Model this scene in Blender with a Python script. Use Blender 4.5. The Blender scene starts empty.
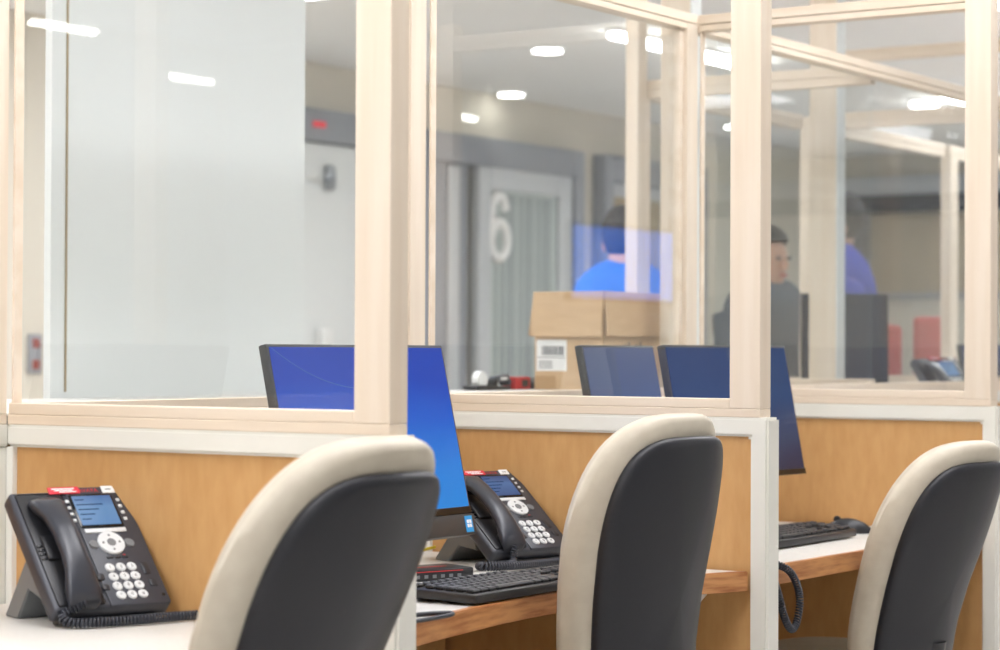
import bpy, bmesh, math, random
from mathutils import Vector, Matrix
random.seed(4)
SC = bpy.context.scene
COL = SC.collection
PI = math.pi
R = math.radians

# ------------------------------------------------------------------ materials
def lin(c):
    return tuple(((v/255)/12.92 if v/255 <= .04045 else ((v/255+.055)/1.055)**2.4) for v in c) + (1,)

def newmat(name):
    m = bpy.data.materials.new(name); m.use_nodes = True
    nt = m.node_tree; nt.nodes.clear()
    return m, nt, nt.nodes, nt.links

def pbr(name, c, rough=.5, c2=None, scale=(20, 20, 20), nscale=1.0, detail=4, metal=0, bump=0, spec=.5, lo=.35, hi=.65, coat=0):
    m, nt, N, L = newmat(name)
    out = N.new('ShaderNodeOutputMaterial'); b = N.new('ShaderNodeBsdfPrincipled')
    L.new(b.outputs[0], out.inputs[0])
    b.inputs['Base Color'].default_value = lin(c)
    b.inputs['Roughness'].default_value = rough; b.inputs['Metallic'].default_value = metal
    b.inputs['Specular IOR Level'].default_value = spec
    b.inputs['Coat Weight'].default_value = coat
    tc = N.new('ShaderNodeTexCoord'); mp = N.new('ShaderNodeMapping'); mp.inputs['Scale'].default_value = scale
    nz = N.new('ShaderNodeTexNoise'); nz.inputs['Scale'].default_value = nscale; nz.inputs['Detail'].default_value = detail
    L.new(tc.outputs['Object'], mp.inputs[0]); L.new(mp.outputs[0], nz.inputs[0])
    if c2:
        cr = N.new('ShaderNodeValToRGB'); cr.color_ramp.elements[0].position = lo; cr.color_ramp.elements[1].position = hi
        cr.color_ramp.elements[0].color = lin(c2); cr.color_ramp.elements[1].color = lin(c)
        L.new(nz.outputs[0], cr.inputs[0]); L.new(cr.outputs[0], b.inputs['Base Color'])
    if bump:
        bp = N.new('ShaderNodeBump'); bp.inputs['Strength'].default_value = bump; bp.inputs['Distance'].default_value = .002
        L.new(nz.outputs[0], bp.inputs['Height']); L.new(bp.outputs[0], b.inputs['Normal'])
    return m

def emit(name, c, s):
    m, nt, N, L = newmat(name)
    out = N.new('ShaderNodeOutputMaterial'); e = N.new('ShaderNodeEmission')
    e.inputs[0].default_value = lin(c); e.inputs[1].default_value = s
    L.new(e.outputs[0], out.inputs[0]); return m

def screen_mat(name, stops, s, axis='Z', gloss=.5):
    """lit display: colours along the height of the picture it shows, under shiny glass"""
    m, nt, N, L = newmat(name)
    out = N.new('ShaderNodeOutputMaterial'); b = N.new('ShaderNodeBsdfPrincipled')
    b.inputs['Base Color'].default_value = (.01, .01, .012, 1); b.inputs['Roughness'].default_value = .25
    tc = N.new('ShaderNodeTexCoord'); sp = N.new('ShaderNodeSeparateXYZ'); cr = N.new('ShaderNodeValToRGB')
    nz = N.new('ShaderNodeTexNoise'); nz.inputs['Scale'].default_value = 2.2; nz.inputs['Detail'].default_value = 1
    ad = N.new('ShaderNodeMath'); ad.operation = 'MULTIPLY_ADD'; ad.inputs[1].default_value = .22; 
    sb = N.new('ShaderNodeMath'); sb.operation = 'SUBTRACT'; sb.inputs[1].default_value = .11
    el = cr.color_ramp.elements
    while len(el) < len(stops): el.new(.5)
    for e, (p, c) in zip(el, stops): e.position = p; e.color = lin(c)
    L.new(tc.outputs['Generated'], sp.inputs[0]); L.new(tc.outputs['Generated'], nz.inputs[0])
    L.new(nz.outputs[0], ad.inputs[0]); L.new(sp.outputs[axis], ad.inputs[2]); L.new(ad.outputs[0], sb.inputs[0])
    L.new(sb.outputs[0], cr.inputs[0]); L.new(cr.outputs[0], b.inputs['Emission Color'])
    b.inputs['Emission Strength'].default_value = s
    b.inputs['Specular IOR Level'].default_value = gloss
    L.new(b.outputs[0], out.inputs[0]); return m

def glass_mat(name, tint=(253, 254, 254), k=1.7):
    """clear window pane: Fresnel mirror on the outer faces, straight-through otherwise"""
    m, nt, N, L = newmat(name)
    out = N.new('ShaderNodeOutputMaterial'); mx = N.new('ShaderNodeMixShader')
    tr = N.new('ShaderNodeBsdfTransparent'); tr.inputs[0].default_value = lin(tint)
    gl = N.new('ShaderNodeBsdfGlossy'); gl.inputs['Roughness'].default_value = 0.0
    fr = N.new('ShaderNodeFresnel'); fr.inputs[0].default_value = 1.5
    ge = N.new('ShaderNodeNewGeometry')
    a = N.new('ShaderNodeMath'); a.operation = 'SUBTRACT'; a.inputs[0].default_value = 1
    b = N.new('ShaderNodeMath'); b.operation = 'MULTIPLY'; b.inputs[1].default_value = k
    c = N.new('ShaderNodeMath'); c.operation = 'MULTIPLY'; c.use_clamp = True
    L.new(ge.outputs['Backfacing'], a.inputs[1]); L.new(fr.outputs[0], b.inputs[0])
    L.new(a.outputs[0], c.inputs[0]); L.new(b.outputs[0], c.inputs[1])
    L.new(c.outputs[0], mx.inputs[0]); L.new(tr.outputs[0], mx.inputs[1]); L.new(gl.outputs[0], mx.inputs[2])
    L.new(mx.outputs[0], out.inputs[0]); return m

M = {}
M['maple'] = pbr('maple', (231, 217, 199), .42, (223, 206, 184), (26, 26, 1.6), 1.0, 5, lo=.35, hi=.6)
M['maple_h'] = pbr('maple_rail', (231, 216, 197), .42, (223, 205, 182), (1.6, 26, 26), 1.0, 5, lo=.35, hi=.6)
M['maple_y'] = pbr('maple_wall_rail', (231, 216, 197), .42, (223, 205, 182), (26, 1.6, 26), 1.0, 5, lo=.35, hi=.6)
M['cream'] = pbr('cream_trim', (231, 229, 220), .38, (228, 226, 216), (6, 6, 6), 1.0)
M['laminate'] = pbr('wood_laminate', (208, 162, 106), .5, (199, 151, 94), (55, 55, 16), 1.0, 6, lo=.3, hi=.7, bump=.04)
M['desktop'] = pbr('desk_laminate', (221, 219, 213), .4, (216, 213, 206), (150, 150, 150), 1.0)
M['oak'] = pbr('oak_edge', (200, 142, 88), .4, (160, 98, 50), (20, 9, 90), 1.0, 6, lo=.36, hi=.60)
M['vinyl'] = pbr('cream_vinyl', (197, 188, 170), .5, (190, 180, 162), (30, 30, 30), 1.0, 3, bump=.08)
M['shell'] = pbr('charcoal_plastic', (25, 26, 33), .45, (22, 23, 30), (400, 400, 400), 1.0, 2, bump=.06)
M['black'] = pbr('black_plastic', (30, 31, 35), .4)
M['phone'] = pbr('phone_plastic', (56, 59, 68), .38)
M['handset'] = pbr('handset_plastic', (45, 48, 57), .3)
M['phone_grey'] = pbr('phone_stand_plastic', (118, 121, 124), .45)
M['keygrey'] = pbr('key_plastic', (222, 225, 226), .4)
M['darkkey'] = pbr('dark_key_plastic', (38, 40, 46), .4)
M['ink'] = pbr('printed_ink', (60, 62, 70), .6)
M['white'] = pbr('white_plastic', (238, 238, 236), .45)
M['paper'] = pbr('paper_label', (236, 236, 234), .7)
M['red'] = pbr('red_sticker', (214, 40, 58), .5)
M['redtext'] = pbr('red_print', (196, 40, 44), .5)
M['brick'] = pbr('dull_red_plastic', (140, 52, 48), .5)
M['cord'] = pbr('cord_plastic', (52, 55, 64), .4)
M['yellow'] = pbr('yellow_cable_jacket', (226, 200, 40), .45)
M['keycap'] = pbr('keycap_plastic', (44, 45, 48), .45)
M['kbody'] = pbr('keyboard_body', (40, 40, 42), .42)
M['gloss'] = pbr('gloss_black', (16, 17, 20), .12)
M['chin'] = pbr('monitor_chin', (52, 53, 55), .4)
M['sticker'] = pbr('blue_sticker', (40, 150, 215), .4)
M['steel'] = pbr('steel', (150, 152, 155), .35, metal=1)
M['cardboard'] = pbr('cardboard', (203, 172, 135), .8, (194, 162, 124), (9, 9, 40), 1.0, 3)
M['cardin'] = pbr('cardboard_inside', (176, 142, 102), .85)
M['glass'] = glass_mat('window_glass')
M['wallwhite'] = pbr('white_wall_paint', (231, 234, 233), .6)
M['beige'] = pbr('beige_wall_paint', (216, 210, 196), .7)
M['tan'] = pbr('tan_wall_board', (176, 158, 126), .7, (164, 146, 114), (3, 3, 3), 1.0)
M['ceiling'] = pbr('ceiling_paint', (240, 240, 238), .8)
M['carpet'] = pbr('floor_tile', (226, 223, 218), .6, (216, 213, 207), (160, 160, 160), 1.0, 3)
M['greyframe'] = pbr('grey_door_frame', (146, 150, 157), .5)
M['greylight'] = pbr('pale_grey_door', (196, 200, 203), .5)
M['doorglass'] = pbr('frosted_door_glass', (184, 195, 191), .3)
M['blind'] = pbr('blind_slat', (150, 158, 160), .5)
M['lockm'] = pbr('lock_metal', (150, 155, 160), .35, metal=.6)
M['dark'] = pbr('dark_grey', (72, 76, 84), .5)
M['redchair'] = pbr('red_upholstery', (205, 62, 62), .7)
M['skin'] = pbr('skin', (214, 168, 142), .55)
M['hair'] = pbr('dark_hair', (34, 28, 28), .6)
M['reflection_shirt'] = pbr('reflection_blue_shirt', (62, 118, 206), .8)  # blue of the screen reflection in the glass put into the shirt colour
M['greyjacket'] = pbr('grey_jacket', (84, 92, 104), .85)
M['navyshirt'] = pbr('royal_blue_shirt', (30, 62, 190), .8)
M['trouser'] = pbr('dark_trousers', (50, 52, 60), .85)
M['fixture'] = emit('tube_light', (255, 252, 246), 38)
M['spot'] = emit('downlight_glow', (255, 252, 246), 14)
M['fill_panel'] = emit('fill_panel', (252, 251, 255), 15)
M['exit'] = emit('red_sign', (255, 90, 100), 1.0)
M['scr_blue'] = screen_mat('desktop_wallpaper_blue', [(0, (10, 130, 215)), (.22, (0, 120, 212)), (.55, (0, 86, 198)), (.8, (0, 62, 178)), (1, (10, 60, 172))], 1.25, gloss=.3)
M['scr_navy'] = screen_mat('desktop_wallpaper_navy', [(0, (36, 46, 84)), (.3, (30, 58, 108)), (.6, (24, 70, 128)), (1, (22, 66, 124))], .75, gloss=.3)
M['scr_dark'] = screen_mat('dim_display', [(0, (58, 70, 98)), (1, (60, 70, 90))], .35)  # faint glow put into the dark display's colour
M['scr_slate'] = screen_mat('slate_reflection_screen', [(0, (74, 100, 168)), (.6, (86, 108, 160)), (1, (92, 106, 148))], .7)  # bluish-grey reflection put into the screen's own glow
M['scr_phone'] = screen_mat('phone_display', [(0, (110, 165, 225)), (.6, (120, 172, 226)), (1, (88, 135, 200))], .8)
M['scr_phone_dim'] = screen_mat('phone_display_blue', [(0, (60, 100, 160)), (.6, (86, 130, 190)), (1, (52, 84, 140))], .8)
M['tv'] = emit('television_picture', (40, 128, 255), 4.2)
M['lcdtext'] = emit('display_text', (40, 70, 120), .6)
M['streak'] = emit('wallpaper_streak', (110, 150, 225), .8)

# ------------------------------------------------------------------ mesh helpers
class MB:
    def __init__(s): s.bm = bmesh.new()
    def _merge(s, b, T=None, mi=0):
        if T is not None:
            bmesh.ops.transform(b, matrix=T, verts=b.verts)
            if T.determinant() < 0: bmesh.ops.reverse_faces(b, faces=b.faces)
        for f in b.faces: f.material_index = mi
        me = bpy.data.meshes.new('tmp'); b.to_mesh(me); b.free()
        s.bm.from_mesh(me); bpy.data.meshes.remove(me); return s
    def box(s, x0, x1, y0, y1, z0, z1, bev=0, seg=2, T=None, mi=0):
        b = bmesh.new(); bmesh.ops.create_cube(b, size=1)
        bmesh.ops.scale(b, vec=(x1-x0, y1-y0, z1-z0), verts=b.verts)
        bmesh.ops.translate(b, vec=((x0+x1)/2, (y0+y1)/2, (z0+z1)/2), verts=b.verts)
        if bev: bmesh.ops.bevel(b, geom=b.edges[:], offset=bev, segments=seg, affect='EDGES', profile=.5)
        return s._merge(b, T, mi)
    def cyl(s, p0, p1, r0, r1=None, n=20, bev=0, T=None, mi=0):
        r1 = r0 if r1 is None else r1
        p0, p1 = Vector(p0), Vector(p1); d = p1-p0
        b = bmesh.new(); bmesh.ops.create_cone(b, cap_ends=True, segments=n, radius1=r0, radius2=r1, depth=d.length)
        if bev:
            es = [e for e in b.edges if abs(e.verts[0].co.z-e.verts[1].co.z) < 1e-6]
            bmesh.ops.bevel(b, geom=es, offset=bev, segments=2, affect='EDGES')
        q = Vector((0, 0, 1)).rotation_difference(d.normalized()).to_matrix().to_4x4()
        X = Matrix.Translation((p0+p1)/2) @ q
        bmesh.ops.transform(b, matrix=X, verts=b.verts)
        return s._merge(b, T, mi)
    def ball(s, c, r, T=None, mi=0, n=16):
        b = bmesh.new(); bmesh.ops.create_uvsphere(b, u_segments=n, v_segments=n//2+2, radius=1)
        r = (r, r, r) if isinstance(r, (int, float)) else r
        bmesh.ops.scale(b, vec=r, verts=b.verts); bmesh.ops.translate(b, vec=c, verts=b.verts)
        return s._merge(b, T, mi)
    def rings(s, rs, cap0=True, cap1=True, T=None, mi=0, loop=False):
        """closed rings of equal count joined into a skin"""
        b = bmesh.new(); V = [[b.verts.new(p) for p in r] for r in rs]; n = len(rs[0])
        for i in range(len(V)-(0 if loop else 1)):
            A, B = V[i], V[(i+1) % len(V)]
            for j in range(n): b.faces.new((A[j], A[(j+1) % n], B[(j+1) % n], B[j]))
        if not loop:
            if cap0: b.faces.new(V[0][::-1])
            if cap1: b.faces.new(V[-1])
        bmesh.ops.recalc_face_normals(b, faces=b.faces)
        return s._merge(b, T, mi)
    def tube(s, pts, r, n=8, T=None, mi=0, flat=1.0):
        pts = [Vector(p) for p in pts]; rs = []
        up = None
        for i, p in enumerate(pts):
            t = (pts[min(i+1, len(pts)-1)]-pts[max(i-1, 0)]).normalized()
            if up is None: up = Vector((0, 0, 1)) if abs(t.z) < .9 else Vector((1, 0, 0))
            a = t.cross(up).normalized(); up = a.cross(t).normalized()
            rr = r[i] if isinstance(r, (list, tuple)) else r
            rs.append([p+a*math.cos(2*PI*k/n)*rr+up*math.sin(2*PI*k/n)*rr*flat for k in range(n)])
        return s.rings(rs, T=T, mi=mi)
    def prism(s, poly, z0, z1, bev=0, T=None, mi=0):
        b = bmesh.new(); f = b.faces.new([b.verts.new((x, y, z0)) for x, y in poly])
        e = bmesh.ops.extrude_face_region(b, geom=[f])
        bmesh.ops.translate(b, vec=(0, 0, z1-z0), verts=[v for v in e['geom'] if isinstance(v, bmesh.types.BMVert)])
        bmesh.ops.recalc_face_normals(b, faces=b.faces)
        if bev:
            es = [x for x in b.edges if x.calc_face_angle(0) > .5]
            bmesh.ops.bevel(b, geom=es, offset=bev, segments=2, affect='EDGES')
        return s._merge(b, T, mi)
    def text(s, txt, size, T, mi=0, ext=.0004, bold=0):
        cu = bpy.data.curves.new('tmp', 'FONT'); cu.body = txt; cu.size = size
        cu.align_x = 'CENTER'; cu.align_y = 'CENTER'; cu.extrude = ext; cu.offset = bold; cu.resolution_u = 3
        ob = bpy.data.objects.new('tmp', cu); COL.objects.link(ob)
        dg = bpy.context.evaluated_depsgraph_get(); dg.update()
        me = bpy.data.meshes.new_from_object(ob.evaluated_get(dg))
        b = bmesh.new(); b.from_mesh(me)
        bpy.data.objects.remove(ob); bpy.data.curves.remove(cu); bpy.data.meshes.remove(me)
        return s._merge(b, T, mi)
    def build(s, name, mats, parent=None, ang=35, loc=None):
        me = bpy.data.meshes.new(name); s.bm.to_mesh(me); s.bm.free()
        for m in (mats if isinstance(mats, (list, tuple)) else [mats]): me.materials.append(m)
        me.shade_smooth(); me.set_sharp_from_angle(angle=R(ang))
        o = bpy.data.objects.new(name, me); COL.objects.link(o)
        if parent: o.parent = parent
        if loc: o.location = loc
        return o

def spline(pts, per=10):
    pts = [Vector(p) for p in pts]; out = []
    P = [2*pts[0]-pts[1]]+pts+[2*pts[-1]-pts[-2]]
    for i in range(1, len(P)-2):
        a, b, c, d = P[i-1:i+3]
        for k in range(per):
            t = k/per
            out.append(.5*((2*b)+(c-a)*t+(2*a-5*b+4*c-d)*t*t+(-a+3*b-3*c+d)*t**3))
    return out+[pts[-1]]

def resample(pts, n):
    L = [0]
    for a, b in zip(pts, pts[1:]): L.append(L[-1]+(b-a).length)
    out = []; j = 0
    for i in range(n+1):
        t = L[-1]*i/n
        while j < len(L)-2 and L[j+1] < t: j += 1
        f = (t-L[j])/max(L[j+1]-L[j], 1e-9); out.append(pts[j].lerp(pts[j+1], min(f, 1)))
    return out, L[-1]

def coil(mb, path, rad=.0062, wire=.0021, pitch=.0058):
    base, ln = resample(spline(path, 12), 400)
    turns = ln/pitch; n = int(turns*9); base, ln = resample(base, n); pts = []
    up = Vector((0, 0, 1))
    for i, p in enumerate(base):
        t = (base[min(i+1, n)]-base[max(i-1, 0)]).normalized()
        a = t.cross(up)
        if a.length < .05: a = t.cross(Vector((0, 1, 0)))
        a.normalize(); u2 = a.cross(t).normalized(); up = u2
        w = 2*PI*turns*i/n
        pts.append(p+a*math.cos(w)*rad+u2*math.sin(w)*rad)
    mb.tube(pts, wire, 6)
    return mb

def tag(o, label=None, cat=None, group=None, kind=None):
    if label: o['label'] = label
    if cat: o['category'] = cat
    if group: o['group'] = group
    if kind: o['kind'] = kind
    return o

def thing(name, loc, label, cat, rz=0, group=None):
    o = bpy.data.objects.new(name, None); COL.objects.link(o); o.empty_display_size = .1
    o.location = loc; o.rotation_euler = (0, 0, rz)
    return tag(o, label, cat, group)

def struct(name, mb, mat, parent=None, ang=35):
    o = mb.build(name, mat, parent, ang)
    if not parent: o['kind'] = 'structure'
    return o

# ------------------------------------------------------------------ camera (fitted to the lines of the cubicles)
cam = bpy.data.cameras.new('camera'); co = bpy.data.objects.new('camera', cam); COL.objects.link(co)
yaw, pit, rol = R(33.296), R(.675), R(.256)
fw = Vector((-math.sin(yaw)*math.cos(pit), math.cos(yaw)*math.cos(pit), math.sin(pit)))
r0 = Vector((math.cos(yaw), math.sin(yaw), 0)); u0 = r0.cross(fw)
r2 = r0*math.cos(rol)+u0*math.sin(rol); u2 = -r0*math.sin(rol)+u0*math.cos(rol)
mw = Matrix((r2, u2, -fw)).transposed().to_4x4(); mw.translation = (1.950, -2.675, 1.164)
co.matrix_world = mw
cam.sensor_width = 36; cam.lens = 81.17; cam.clip_start = .05; cam.clip_end = 60
cam.dof.use_dof = True; cam.dof.focus_distance = 4.15; cam.dof.aperture_fstop = 4.5
SC.camera = co
SC.cycles.transparent_max_bounces = 48
SC.view_settings.view_transform = 'Standard'; SC.view_settings.look = 'None'
SC.view_settings.gamma = 1; SC.view_settings.exposure = -0.33; SC.view_settings.use_curve_mapping = False
W = bpy.data.worlds.new('world'); SC.world = W; W.use_nodes = True
W.node_tree.nodes['Background'].inputs[0].default_value = (.9, .95, 1, 1)
W.node_tree.nodes['Background'].inputs[1].default_value = .3

# ------------------------------------------------------------------ room shell
CZ = 2.6
X0, X1, Y0, Y1 = -5.0, 5.2, -5.5, 12.5
struct('floor', MB().box(X0-.1, X1+.1, Y0-.1, Y1+.1, -.1, 0), M['carpet'])
struct('ceiling', MB().box(X0-.1, X1+.1, Y0-.1, Y1+.1, CZ, CZ+.1), M['ceiling'])
struct('wall_left', MB().box(X0-.1, X0, Y0-.1, Y1+.1, 0, CZ), M['beige'])
struct('wall_right', MB().box(X1, X1+.1, Y0-.1, Y1+.1, 0, CZ), M['wallwhite'])
struct('wall_back', MB().box(X0, X1, Y1, Y1+.1, 0, CZ), M['beige'])
struct('wall_front', MB().box(X0, X1, Y0-.1, Y0, 0, CZ), M['wallwhite'])
# white wall that stands behind the staff counter
struct('wall_white', MB().box(-1.64, -1.62, .948, 1.85, 0, CZ-.001), M['wallwhite'])
struct('trim_1', MB().box(-1.6195, -1.616, .992, .996, 1.07, CZ-.002), M['tan'])

# far wall: grey frames with doors
def wall_frame(y0, y1, top, name):
    mb = MB()
    mb.box(-4.995, -4.90, y0, y0+.1, 0, top, .006); mb.box(-4.995, -4.90, y1-.1, y1, 0, top, .006)
    mb.box(-4.995, -4.90, y0+.1, y1-.1, top-.16, top, .006)
    o = mb.build(name, M['greyframe']); o['kind'] = 'structure'
    return o
d1 = wall_frame(7.00, 8.66, 2.34, 'door_1')
MB().box(-4.985, -4.93, 7.10, 7.48, 0, 2.18, .004).build('side_panel', M['greyframe'], d1)
MB().box(-4.93, -4.91, 7.27, 7.37, 0, 2.16, .004).build('side_rail', M['greylight'], d1)
mb = MB()
mb.box(-4.97, -4.91, 7.56, 7.68, 0, 2.18, .004); mb.box(-4.97, -4.91, 8.40, 8.53, 0, 2.18, .004)
mb.box(-4.97, -4.91, 7.68, 8.40, 2.06, 2.18, .004); mb.box(-4.97, -4.91, 7.68, 8.40, 0, .2, .004)
leaf = mb.build('door_leaf', M['greylight'], d1)
MB().box(-4.955, -4.94, 7.68, 8.40, .2, 2.06).build('door_glass', M['doorglass'], d1)
mb = MB()
for k in range(10): mb.box(-4.94, -4.936, 7.76+.062*k, 7.76+.062*k+.02+.012*(k % 3), .25, 2.04)
mb.build('blind', M['blind'], d1)
six = spline([(.072, .27), (.045, .325), (-.008, .348), (-.058, .305), (-.084, .21), (-.086, .11), (-.062, .035), (0, 0), (.062, .03), (.088, .1), (.066, .172), (.006, .2), (-.05, .172), (-.08, .115)], 6)
MB().tube([(-4.930, 7.775+p.x, 1.682+p.y) for p in six], .029, 8).build('door_number', M['white'], d1)
d2 = wall_frame(8.90, 10.2, 2.345, 'door_2')
MB().box(-4.985, -4.95, 9.0, 10.1, 0, 2.19, .004).build('door_panel', M['greylight'], d2)
MB().box(-4.945, -4.92, 9.02, 9.6, 1.3, 2.10, .004).build('door_board', M['tan'], d2)
d3 = wall_frame(5.3, 6.62, 2.36, 'door_3')
MB().box(-4.985, -4.93, 5.4, 6.52, 0, 2.19, .004).build('door_leaf', M['wallwhite'], d3)
mb = MB(); mb.box(-4.93, -4.89, 6.19, 6.26, 1.96, 2.09, .02); mb.cyl((-4.89, 6.2, 2.02), (-4.84, 6.1, 2.02), .012)
mb.build('door_lock', M['lockm'], d3)
MB().box(-4.93, -4.88, 6.14, 6.23, 1.17, 1.275, .01).build('door_handle', M['white'], d3)
MB().box(-4.90, -4.885, 6.07, 6.16, 2.265, 2.295, .003).build('exit_light', M['exit'], d3)
sw = thing('wall_outlet', (-4.995, 4.275, 1.145), 'grey wall plate with two red sockets on the far wall', 'outlet')
MB().box(0, .012, -.04, .04, -.085, .085, .004).build('plate', M['greyframe'], sw)
for z in (-.045, .045): MB().box(.012, .02, -.02, .02, z-.02, z+.02, .004).build('socket', M['brick'], sw)
# tan board and pale bands on the far end wall
struct('trim_2', MB().box(X0+.01, X1-.01, 12.42, 12.499, 2.30, 2.44, .003), M['greylight'])
struct('trim_3', MB().box(X0+.01, X1-.01, 12.40, 12.499, 2.18, 2.30, .003), M['dark'])
struct('trim_4', MB().box(-4.99, -4.78, 12.30, 12.47, 0, 2.17, .003), M['dark'])
bd = thing('notice_board', (-4.35, 12.48, 1.6), 'large tan pin board hanging on the distant end wall', 'board')
MB().box(-.62, 1.2, -.03, 0, 0, .56, .004).build('board_face', M['tan'], bd)
MB().box(-.65, 1.23, -.05, 0, -.05, 0, .004).build('board_frame', M['greyframe'], bd)

# ------------------------------------------------------------------ ceiling lights
def tube_light(x, y0, y1, label, group, w=.075):
    t = thing('ceiling_light', (x, (y0+y1)/2, CZ), label, 'light', 0, group); h = (y1-y0)/2
    MB().box(-w/2-.008, w/2+.008, -h-.01, h+.01, -.02, 0, .004).build('housing', M['white'], t)
    MB().box(-w/2, w/2, -h, h, -.045, -.02, .012, 3).build('diffuser', M['fixture'], t)
for i, (x, a, b, l) in enumerate([
        (-3.11, 5.93, 6.30, 'narrow linear ceiling light, nearest of the row over the public side'),
        (-3.11, 6.32, 6.52, 'short linear ceiling light just beyond the nearest one in the row'),
        (-3.11, 6.74, 7.35, 'linear ceiling light third along the row over the public side'),
        (-3.07, 9.22, 9.62, 'linear ceiling light far along the row, beyond the fourth bay'),
        (-2.78, 8.95, 9.28, 'linear ceiling light beside the far end of the row')]):
    tube_light(x, a, b, l, 'linear lights over the public side', .10 if i in (1, 2) else .06)
for i, (x, y, l) in enumerate([(-3.71, 6.34, 'oval downlight in the ceiling beside the nearest linear light'),
                               (-4.85, 7.78, 'oval downlight in the ceiling close above the door numbered 6'),
                               (-4.6, 10.0, 'small downlight in the ceiling far down the room')]):
    t = thing('downlight', (x, y, CZ), l, 'light', 0, 'round downlights')
    MB().cyl((0, 0, -.012), (0, 0, 0), .085, n=24).build('rim', M['white'], t)
    MB().cyl((0, 0, -.02), (0, 0, -.012), .07, n=24).build('diffuser', M['spot'], t)
for i, (x, a, b) in enumerate([(3.42, 4.28, 4.67), (3.65, 5.26, 5.36), (4.2, 5.9, 6.36), (4.05, 8.34, 8.62)]):
    tube_light(x, a, b, 'linear ceiling light over the aisle behind the desk chairs', 'linear lights over the aisle', .05)
# added ceiling fill panels, out of view, that brighten the bays and background
for i, (x, y) in enumerate([(-.4, -3.6), (1.3, -4.6), (-.2, -1.9), (.1, -.3), (.1, 1.3), (.1, 2.9), (-2.6, -.25), (-2.6, 1.2), (-2.4, 3.2), (-3.9, -1.0), (-3.9, 1.2), (-.2, 8.9), (-1.1, 6.1), (-3.6, 3.85), (-1.1, 7.6), (-1.6, 9.4), (-2.2, 11.2), (0, 10.4), (3.2, 2.2)]):
    t = thing('fill_panel', (x, y, CZ), 'added fill light panel in the ceiling, out of view', 'light', 0, 'added fill panels in the ceiling')
    MB().box(-.33, .33, -.63, .63, -.02, 0, .004).build('frame', M['white'], t)
    MB().box(-.3, .3, -.6, .6, -.028, -.02, .003).build('diffuser', M['fill_panel'], t)

# ------------------------------------------------------------------ cubicle partitions
TH = .046
LT = -.782            # face of the long back partition
def partition(y, label):
    t = thing('cubicle_partition', (0, y, 0), label, 'partition', 0, 'partitions between the desks')
    MB().box(-.767, -.02, .008, TH-.008, .0, 1.004).build('laminate_panel', M['laminate'], t)
    L2 = Matrix(((1, 0, 0, 0), (0, 0, 1, 0), (0, 1, 0, 0), (0, 0, 0, 1)))
    MB().prism([(LT, 1.04), (.0185, 1.04), (.0185, 0), (-.02, 0), (-.02, 1.003), (LT, 1.003)], -.003, TH+.003, .005, T=L2).build('frame_trim', M['cream'], t)
    MB().box(LT, -.767, -.003, TH+.003, 0, 1.0035, .002).build('wall_post', M['cream'], t)
    MB().box(LT, 0, 0, TH, 1.04, 1.0562, .0012, 1).build('sill_rail', M['maple_h'], t)
    MB().box(-.0655, 0, 0, TH, 1.0566, 2.06, .0012, 1).build('wood_post', M['maple'], t)
    mb = MB(); mb.box(LT+.001, -.0658, .001, TH-.001, 1.0566, 1.075, .001, 1); mb.box(-.7815, -.7765, .008, .028, 1.0752, 1.9828, .001, 1)
    mb.box(LT+.001, -.0658, .001, TH-.001, 1.983, 1.9985, .001, 1)
    mb.build('glazing_stop', M['maple_h'], t)
    MB().box(LT, -.0662, 0, TH, 2.0005, 2.024, .0012, 1).build('top_rail', M['maple_h'], t)
    MB().box(-.768, -.062, .020, .026, 1.070, 1.988).build('glass_pane', M['glass'], t)
    return t
partition(0, 'nearest cubicle partition, glass in pale maple above wood laminate, behind the first phone')
partition(1.2, 'middle cubicle partition of glazed pale maple, behind the chair in the centre')
partition(2.4, 'farthest cubicle partition of glazed pale maple, behind the last chair and its keyboard')

def back_partition(y0, y1, label, lead=False):
    t = thing('glazed_partition', (LT, y0, 0), label, 'partition', 0, 'glazed partitions behind the desks')
    n = y1-y0
    MB().box(-.038, -.008, .001, n-.062, 0, 1.003).build('laminate_panel', M['laminate'], t)
    MB().box(-.05, .0, n-.062, n, 0, 1.003, .003).build('wall_post', M['cream'], t)
    MB().box(-.05, .003, .0, n, 1.003, 1.04, .003).build('cap_rail', M['cream'], t)
    MB().box(-TH, 0, 0, n-.001, 1.04, 1.0562, .0012, 1).build('sill_rail', M['maple_y'], t)
    MB().box(-TH, 0, n-.056, n-.001, 1.0566, 1.9988, .0012, 1).build('wood_post', M['maple'], t)
    mb = MB(); mb.box(-TH+.001, -.001, .001, n-.057, 1.0566, 1.075, .001, 1)
    mb.box(-TH+.001, -.001, .001, n-.057, 1.9832, 1.9985, .001, 1)
    mb.box(-TH+.001, -.012, n-.075, n-.0565, 1.0752, 1.983, .001, 1)
    mb.build('glazing_stop', M['maple_y'], t)
    MB().box(-TH, 0, 0, n-.001, 2.0005, 2.024, .0012, 1).build('top_rail', M['maple_y'], t)
    MB().box(-.027, -.021, .0, n-.06, 1.070, 1.988).build('glass_pane', M['glass'], t)
back_partition(-1.3, 0, 'glazed maple partition beside the nearest phone, mostly out of view')
back_partition(TH, 1.2, 'glazed maple partition behind the bright blue monitor')
back_partition(1.2+TH, 2.4, 'glazed maple partition between the cardboard box and the pair of dark monitors')
back_partition(2.4+TH, 5.6, 'long glazed maple partition running on past the last cubicle')

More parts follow.
